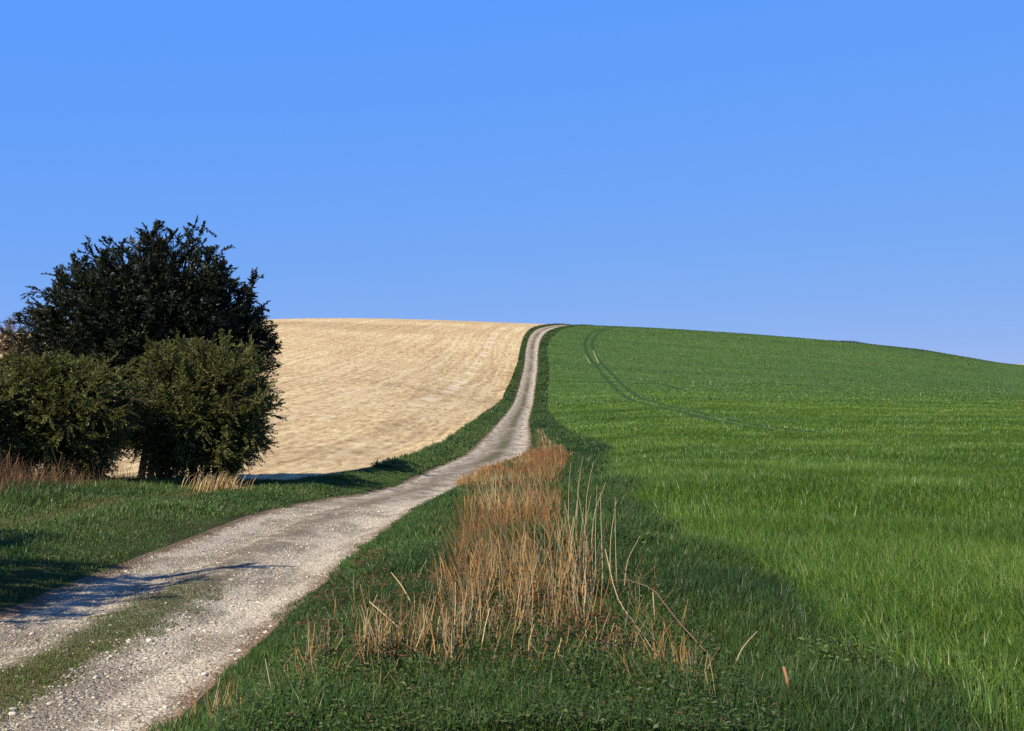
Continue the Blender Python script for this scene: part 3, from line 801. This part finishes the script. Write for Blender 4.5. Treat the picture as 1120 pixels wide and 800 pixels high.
# thinner straw tussocks in front, cut short
for (cx, cy, n, hh) in ((-0.95, 7.7, 34, 0.36), (-0.72, 7.9, 36, 0.40), (-0.50, 8.1, 40, 0.45), (-0.30, 8.4, 30, 0.42), (-0.12, 8.0, 22, 0.36), (0.1, 8.5, 24, 0.4),
                        (0.30, 8.2, 24, 0.40), (0.55, 8.6, 26, 0.5), (0.75, 8.0, 16, 0.30), (1.02, 7.5, 20, 0.34), (-1.9, 6.9, 30, 0.26), (-1.65, 6.7, 18, 0.22),
                        (-1.35, 7.6, 18, 0.34), (-1.45, 8.9, 10, 0.32), (-1.15, 9.4, 12, 0.35), (0.42, 9.4, 40, 0.75), (0.62, 9.8, 40, 0.8), (0.1, 9.5, 50, 0.7), (-0.3, 9.6, 44, 0.6), (-0.86, 7.75, 34, 0.40), (-0.45, 7.5, 26, 0.38), (-1.3, 7.1, 16, 0.3), (0.2, 7.4, 14, 0.34), (1.15, 7.2, 14, 0.3)):
    X = cx + RNG.normal(0, 0.075, n); Y = cy + RNG.normal(0, 0.10, n)
    parts.append(dry(X, Y, hh*RNG.uniform(0.5, 1.2, n), 0.0044*RNG.uniform(0.7, 1.4, n), np.full(n, 0.42), 0.22))
n = 700
X, Y = scatter(n, -1.6, 1.3, 6.6, 11); parts.append(dry(X, Y, RNG.uniform(0.1, 0.4, n), 0.003*RNG.uniform(0.6, 1.3, n), np.full(n, 0.5), 0.55))
cat = [np.concatenate([p[i] for p in parts]) for i in range(6)]
tag(stalks('dry_grass', *cat, MAT_DRY), 'rust and straw coloured dead grass along the verge crest', 'dry grass')
# dead basal leaves of the tall grass, curled and rust coloured
parts = []
for n, ya, yb, w in ((1600, 9.6, 20, 0.008), (4200, 18, 36, 0.012), (9000, 34, 60, 0.026)):
    X, Y = scatter(n, strip_l, strip_r, ya, yb)
    dens = vnoise(X, Y, 1.0, 101, 3)
    k = RNG.random(n) < sstep(0.36, 0.6, dens)*(1 - 0.9*np.exp(-((Y-23.5)/3.2)**2)); X, Y = X[k], Y[k]; m_ = len(X)
    c = mixcol(STRAW, RUST, np.clip(sstep(0.35, 0.62, vnoise(X, Y, 1.9, 103, 2)) + RNG.normal(0.1, 0.2, m_), 0, 1))*RNG.uniform(0.6, 1.15, m_)[:, None]
    parts.append((np.column_stack([X, Y, height(X, Y)]), 0.32*RNG.uniform(0.4, 1.5, m_), w*RNG.uniform(0.5, 1.2, m_), RNG.uniform(0, 2*math.pi, m_), np.clip(RNG.normal(0.5, 0.25, m_), 0, 1), c))
cat = [np.concatenate([p[i] for p in parts]) for i in range(6)]
tag(blades('dry_grass', *cat, MAT_DRY), 'curled rust brown dead leaves at the foot of the tall dry grass', 'dry grass')

# red-brown dead stems under the left bush
n = 4600
X, Y = scatter(n, -15.0, lambda y: -8.7 - 0.06*(y-20), 20, 29)
w_ = vnoise(X, Y, 1.1, 111, 3) + 0.25*np.exp(-((X+12)/2.0)**2) - 0.4*sstep(-10.2, -8.6, X)
k = RNG.random(n) < sstep(0.35, 0.6, w_); X, Y = X[k], Y[k]; m_ = len(X)
c = mixcol(DEAD, A3(0.32, 0.18, 0.085), RNG.random(m_)**1.6)*RNG.uniform(0.45, 1.2, m_)[:, None]
tag(stalks('dead_stems', np.column_stack([X, Y, height(X, Y)]), RNG.uniform(0.25, 1.05, m_)*(0.45 + 1.0*vnoise(X, Y, 0.9, 113, 3))*(1 - 0.5*sstep(-11.5, -9.0, X)), 0.0075*RNG.uniform(0.4, 1.3, m_), RNG.uniform(0, 6.28, m_), np.clip(RNG.normal(0.45, 0.3, m_), 0, 1.0), c, MAT_DRY),
    'thicket of red brown dead stems in front of the left bush', 'dead stems')

# ------------------------------------------------------------------ single plants
def stem_thing(name, pts, r0, r1, col, label, cat, group=None):
    """one stem through given plan points and heights above ground"""
    P = np.array([(x, y, gz(x, y) + h) for x, y, h in pts])
    s = np.arange(len(P)); q = np.linspace(0, len(P)-1, 10)
    Q = np.column_stack([pchip(s, P[:, k], q) for k in range(3)])
    o0 = Q[0].copy(); Q = Q - o0
    segs = [(Q[i], Q[i+1], r0 + (r1-r0)*i/9, r0 + (r1-r0)*(i+1)/9) for i in range(9)]
    V, F_ = tubes(segs, 5)
    o = make_mesh(name, V, [F_], MAT_DRY, None, True, np.repeat(np.array([col]), len(V), 0))
    o.location = o0
    return tag(o, label, cat, group)
for k, (px, Y, h, lean) in enumerate([(638, 11.5, 0.85, 0.05), (652, 10.8, 1.0, -0.02), (648, 9.6, 1.02, -0.16), (660, 10.4, 0.95, -0.06), (667, 10.6, 0.85, 0.03), (675, 10.2, 0.9, -0.05),
                                      (682, 10.0, 0.55, 0.12), (630, 13.5, 0.95, 0.03), (640, 14.2, 1.0, 0.08), (622, 15.5, 0.95, 0.0), (631, 16.5, 1.0, 0.06), (646, 13.0, 0.85, 0.15)]):
    x = px_x(px, Y)
    stem_thing('grass_stalk', [(x, Y, -0.03), (x + lean*0.25, Y+0.02, h*0.5), (x + lean*1.0 + 0.03, Y, h)], 0.0052, 0.0022, tuple(PALE*RNG.uniform(0.85, 1.1)),
               'tall pale dry grass stalk standing at the right edge of the rust coloured clump', 'stalk', 'tall pale stalks beside the dry grass')
stem_thing('broken_stalk', [(px_x(662, 9.6), 9.6, 0.5), (px_x(676, 9.0), 9.0, 0.22), (px_x(700, 8.3), 8.3, 0.10), (px_x(738, 6.9), 6.9, 0.05)], 0.0042, 0.0036, tuple(PALE), 'long pale fallen stalk running down from the dry clump', 'stalk')
stem_thing('bramble_cane', [(px_x(668, 9.7), 9.7, 0.2), (px_x(690, 9.2), 9.2, 0.32), (px_x(712, 8.9), 8.9, 0.33), (px_x(740, 8.2), 8.2, 0.22), (px_x(797, 7.3), 7.3, 0.02)], 0.003, 0.0038, (0.30, 0.19, 0.12), 'arched thin cane bending over the dark grass', 'cane')
stem_thing('dead_stem', [(px_x(714, 8.9), 8.9, 0.30), (px_x(717, 8.8), 8.8, 0.02)], 0.004, 0.003, tuple(PALE), 'short pale stem hanging from the bend of the arched cane', 'stem')
stem_thing('dead_stem', [(px_x(802, 7.5), 7.5, 0.02), (px_x(812, 7.6), 7.6, 0.14), (px_x(828, 7.75), 7.75, 0.23)], 0.0045, 0.003, tuple(PALE), 'short pale bent stem in the dark grass beyond the stub', 'stem')
stem_thing('stem_stub', [(px_x(864, 6.75), 6.75, -0.03), (px_x(861, 6.77), 6.77, 0.1), (px_x(857, 6.8), 6.8, 0.18)], 0.013, 0.012, (0.36, 0.19, 0.10), 'thick orange brown broken stub at the bottom edge', 'stub')
stem_thing('dead_stem', [(px_x(404, 9.6), 9.6, 0.02), (px_x(398, 9.6), 9.6, 0.2), (px_x(394, 9.6), 9.6, 0.34)], 0.005, 0.004, tuple(STRAW), 'straw coloured cut stem alone in the green verge', 'stem')
stem_thing('dead_stem', [(px_x(450, 9.9), 9.9, 0.1), (px_x(440, 10.0), 10.0, 0.24), (px_x(428, 10.1), 10.1, 0.36)], 0.006, 0.004, tuple(PALE), 'pale slanting stem left of the dry clump', 'stem')
stem_thing('dead_stem', [(px_x(436, 8.4), 8.4, 0.12), (px_x(420, 8.5), 8.5, 0.22), (px_x(404, 8.6), 8.6, 0.31)], 0.0055, 0.004, tuple(PALE), 'pale leaning stem above the straw tussocks', 'stem')
stem_thing('dead_stem', [(px_x(300, 6.75), 6.75, 0.02), (px_x(295, 6.75), 6.75, 0.16), (px_x(290, 6.75), 6.75, 0.31)], 0.005, 0.003, tuple(PALE), 'pale stem standing near the bottom edge by the track', 'stem')

def weed(px, Y, n, L, r, label):
    x = px_x(px, Y); z = gz(x, Y)
    root = empty('broad_leaved_weed', (x, Y, z), label, 'weed', 'broad leaved weeds in the verge grass')
    a = RNG.uniform(0, 6.28, n); rr = r*np.sqrt(RNG.random(n)); hgt = RNG.uniform(0.10, 0.24, n)
    P = np.column_stack([rr*np.cos(a), rr*np.sin(a), hgt])
    b = a + RNG.normal(0, 0.9, n)
    D = np.column_stack([np.cos(b), np.sin(b), RNG.uniform(-0.25, 0.5, n)])
    N = np.column_stack([RNG.normal(0, 0.45, (n, 2)), np.ones(n)])
    c = mixcol(A3(0.05, 0.10, 0.022), A3(0.125, 0.21, 0.05), RNG.random(n))
    V, q, cv = leaves_arrays(P, D, N, L*RNG.uniform(0.5, 1.3, n), L*0.62*RNG.uniform(0.7, 1.1, n), c)
    make_mesh('leaves', V, [q], MAT_HAW, root, False, cv)
    V, q = tubes([(np.array([p[0]*0.5, p[1]*0.5, -0.02]), p, 0.003, 0.002) for p in P], 4)
    make_mesh('stems', V, [q], MAT_HAW, root, True, np.repeat(A3(0.08, 0.11, 0.03)[None], len(V), 0))
weed(928, 7.6, 170, 0.05, 0.30, 'light green broad leaved weed patch right of the orange brown stub')
weed(985, 8.3, 50, 0.045, 0.15, 'small broad leaved weed in the dark grass below the crop edge')
weed(1068, 7.7, 70, 0.05, 0.2, 'yellowish broad leaved weed at the lower right')
weed(700, 13.2, 40, 0.07, 0.2, 'small light green weed right of the tall pale stalks')

# straw tuft on the left bank
x0, y0 = px_x(238, 27.5), 27.5
n = 260
X = x0 + RNG.normal(0, 0.34, n); Y = y0 + RNG.normal(0, 0.25, n)
P = np.column_stack([X, Y, height(X, Y)])
tag(blades('grass_tuft', P, RNG.uniform(0.25, 0.6, n), 0.016*RNG.uniform(0.6, 1.3, n), RNG.normal(0.3, 0.7, n), np.clip(RNG.normal(0.5, 0.2, n), 0, 1), mixcol(STRAW, PALE, RNG.random(n)), MAT_DRY, kind=None),
    'straw coloured grass tuft on the bank below the right bush', 'grass tuft')

# ------------------------------------------------------------------ stones
t = NT('chalk_stone')
a = t.node('ShaderNodeAttribute', attribute_name='Col')
g = t.node('ShaderNodeNewGeometry').outputs['Position']
nn = t.noise(g, 60, 4, 0.6)
MAT_STONE = t.finish(t.bsdf(t.mix(0.35, a.outputs['Color'], t.ramp(nn, [(0.3, (0.25, 0.22, 0.17)), (0.7, (0.8, 0.78, 0.7))]), 'MULTIPLY'), 0.9, t.bump(nn, 0.5, 0.01), 0.15))
_ph = (1+5**0.5)/2
ICO = unit(np.array([(-1,_ph,0),(1,_ph,0),(-1,-_ph,0),(1,-_ph,0),(0,-1,_ph),(0,1,_ph),(0,-1,-_ph),(0,1,-_ph),(_ph,0,-1),(_ph,0,1),(-_ph,0,-1),(-_ph,0,1)], float))
ICOF = np.array([(0,11,5),(0,5,1),(0,1,7),(0,7,10),(0,10,11),(1,5,9),(5,11,4),(11,10,2),(10,7,6),(7,1,8),(3,9,4),(3,4,2),(3,2,6),(3,6,8),(3,8,9),(4,9,5),(2,4,11),(6,2,10),(8,6,7),(9,8,1)])
def stone_mesh(name, P, size, col, kind=None):
    n = len(P)
    V = ICO[None]*(1 + RNG.uniform(-0.28, 0.28, (n, 12, 1)))*(size[:, None, None])*RNG.uniform(0.6, 1.2, (n, 1, 3))*np.array([1, 1, 0.6])
    ang = RNG.uniform(0, 6.28, n); ca, sa = np.cos(ang)[:, None], np.sin(ang)[:, None]
    V = np.stack([V[..., 0]*ca - V[..., 1]*sa, V[..., 0]*sa + V[..., 1]*ca, V[..., 2]], -1) + P[:, None, :]
    f = (np.arange(n)*12)[:, None, None] + ICOF[None]
    o = make_mesh(name, V.reshape(-1, 3), [f.reshape(-1, 3)], MAT_STONE, None, False, np.repeat(col, 12, 0))
    if kind: o['kind'] = kind
    return o
n = 42000
X, Y = scatter(n, lambda y: TL(y) + 0.1, lambda y: TR(y) - 0.05, 5.8, 26, 1.5)
k = inview(X, Y); X, Y = X[k], Y[k]
s_ = (X - TL(Y))/(TR(Y)-TL(Y))
k = RNG.random(len(X)) < np.where(np.abs(s_-0.47) < 0.11, 0.18, 1.0)*(0.25 + 0.9*vnoise(X, Y, 0.8, 121, 2)); X, Y = X[k], Y[k]
m_ = len(X); sz = 0.0062*np.exp(RNG.normal(0, 0.50, m_)) + 0.001*(Y > 12)
tag(stone_mesh('gravel', np.column_stack([X, Y, height(X, Y) + sz*0.2]), np.clip(sz, 0.003, 0.034), mixcol(A3(0.38, 0.325, 0.25), A3(0.80, 0.735, 0.61), RNG.random(m_)), 'stuff'), 'loose chalk and flint gravel on the track', 'gravel')
for px, py, sz, lab in ((223, 728, 0.034, 'white chalk stone at the right edge of the track'), (14, 772, 0.034, 'pale stone near the lower left corner of the track'),
                        (163, 690, 0.028, 'pale stone beside the middle turf of the track'), (181, 765, 0.024, 'flat pale stone low on the right wheel track'), (105, 732, 0.026, 'grey white stone in the middle of the right wheel track')):
    Y = 2.15*F/(py - YH); x = px_x(px, Y)
    o = stone_mesh('stone', np.array([[0, 0, 0.0]]), np.array([sz]), A3(0.74, 0.71, 0.63)[None]); o.location = (x, Y, gz(x, Y) + sz*0.3)
    tag(o, lab, 'stone')

# ------------------------------------------------------------------ far details
# low hedge just on the brow at the right
pxs = np.sort(RNG.uniform(905, 1086, 9000)); ys = np.linspace(280, 440, 161)
zz = base_height(px_x(pxs[:, None], ys[None, :]), np.broadcast_to(ys[None, :], (len(pxs), len(ys))))
ci = np.argmax((zz - CAMZ)/ys[None, :], 1); yc = ys[ci] + RNG.uniform(-0.5, 0.8, len(pxs)); xc = px_x(pxs, yc)
hh = 0.10 + 0.45*vnoise(xc, 0*xc, 7.0, 141, 3)*np.sin(np.pi*(pxs-905)/181) + 0.45*np.exp(-((pxs-932)/12)**2)
P = np.column_stack([xc, yc, height(xc, yc) + hh*RNG.random(len(pxs))])
o0 = P.mean(0)
V, q, cv = leaves_arrays(P - o0, RNG.normal(0, 1, P.shape), RNG.normal(0, 1, P.shape), RNG.uniform(0.12, 0.3, len(P)), RNG.uniform(0.08, 0.18, len(P)), mixcol(A3(0.035, 0.055, 0.018), A3(0.07, 0.09, 0.03), RNG.random(len(P))))
o = make_mesh('hedge', V, [q], MAT_HAW, None, False, cv); o.location = o0
tag(o, 'low dark hedge along the right hand brow of the green hill', 'hedge')
t = NT('stake_wood'); MAT_STAKE = t.finish(t.bsdf((0.30, 0.30, 0.20), 0.8))
for px, py, h, lab in ((758, 421, 0.75, 'pale stake in the green field, leftmost of three'), (777, 421, 0.8, 'pale stake in the green field, middle one of three'), (1007, 433.5, 0.6, 'pale stake alone towards the right edge of the green field')):
    x, y = hill_pt(px, py)
    V, Q = tubes([(np.array([0, 0, -0.2]), np.array([0.03, 0, h]), 0.07, 0.06), (np.array([0.03, 0, h]), np.array([0.03, 0, h+0.04]), 0.06, 0.02)], 6)
    o = make_mesh('stake', V, [Q], MAT_STAKE, None, True); o.location = (x, y, gz(x, y)); tag(o, lab, 'stake')

# ------------------------------------------------------------------ light, sky, camera
EL, AZ = math.radians(39), math.radians(37)       # light travels right and away from the camera
to_sun = Vector((-math.sin(AZ)*math.cos(EL), -math.cos(AZ)*math.cos(EL), math.sin(EL)))
sun = bpy.data.lights.new('sun', 'SUN'); sun.energy = 5.0; sun.angle = math.radians(0.5); sun.color = (1.0, 0.90, 0.72)
so = bpy.data.objects.new('sun', sun); COL.objects.link(so)
so.rotation_euler = to_sun.to_track_quat('Z', 'Y').to_euler(); so.location = (-40, -30, 60)

w = bpy.data.worlds.new('World'); sc.world = w; w.use_nodes = True
nt = w.node_tree; bg = nt.nodes['Background']
sky = nt.nodes.new('ShaderNodeTexSky'); sky.sky_type = 'NISHITA'; sky.sun_disc = False
sky.sun_elevation = EL; sky.sun_rotation = math.atan2(to_sun.x, to_sun.y)
sky.air_density = 0.7; sky.dust_density = 0.0; sky.ozone_density = 6.0; sky.altitude = 2000
# film-like response of the clear polarised sky: a power curve for each channel
sp = nt.nodes.new('ShaderNodeSeparateColor'); cb = nt.nodes.new('ShaderNodeCombineColor')
nt.links.new(sky.outputs[0], sp.inputs[0])
for k, (a, p) in enumerate(((0.355, 0.52), (0.39, 0.20), (0.69, -0.09))):
    m1 = nt.nodes.new('ShaderNodeMath'); m1.operation = 'MULTIPLY'; m1.inputs[1].default_value = 0.1
    m2 = nt.nodes.new('ShaderNodeMath'); m2.operation = 'POWER'; m2.inputs[1].default_value = p
    m3 = nt.nodes.new('ShaderNodeMath'); m3.operation = 'MULTIPLY'; m3.inputs[1].default_value = a*10
    nt.links.new(sp.outputs[k], m1.inputs[0]); nt.links.new(m1.outputs[0], m2.inputs[0])
    nt.links.new(m2.outputs[0], m3.inputs[0]); nt.links.new(m3.outputs[0], cb.inputs[k])
# sky dimmed above the frame, added to cut its blue fill light
tc = nt.nodes.new('ShaderNodeTexCoord'); sx = nt.nodes.new('ShaderNodeSeparateXYZ'); mr = nt.nodes.new('ShaderNodeMapRange')
mr.interpolation_type = 'SMOOTHSTEP'
for nm, v in (('From Min', 0.30), ('From Max', 0.75), ('To Min', 1.0), ('To Max', 0.30)): mr.inputs[nm].default_value = v
vm = nt.nodes.new('ShaderNodeVectorMath'); vm.operation = 'SCALE'
nt.links.new(tc.outputs['Generated'], sx.inputs[0]); nt.links.new(sx.outputs['Z'], mr.inputs['Value'])
nt.links.new(cb.outputs[0], vm.inputs[0]); nt.links.new(mr.outputs[0], vm.inputs['Scale'])
nt.links.new(vm.outputs[0], bg.inputs['Color'])
bg.inputs['Strength'].default_value = 0.10

cam = bpy.data.cameras.new('camera'); co = bpy.data.objects.new('camera', cam); COL.objects.link(co)
co.location = (0, 0, CAMZ); co.rotation_euler = (math.pi/2, 0, 0)
cam.sensor_width = 36; cam.lens = 36*F/1120; cam.shift_y = (YH-400)/1120
cam.clip_start = 0.05; cam.clip_end = 10000
sc.camera = co

sc.view_settings.view_transform = 'Standard'; sc.view_settings.look = 'None'
sc.view_settings.exposure = 0.35; sc.view_settings.gamma = 1.0
sc.render.engine = 'CYCLES'
sc.cycles.use_denoising = False
sc.cycles.max_bounces = 5; sc.cycles.diffuse_bounces = 2; sc.cycles.transmission_bounces = 3
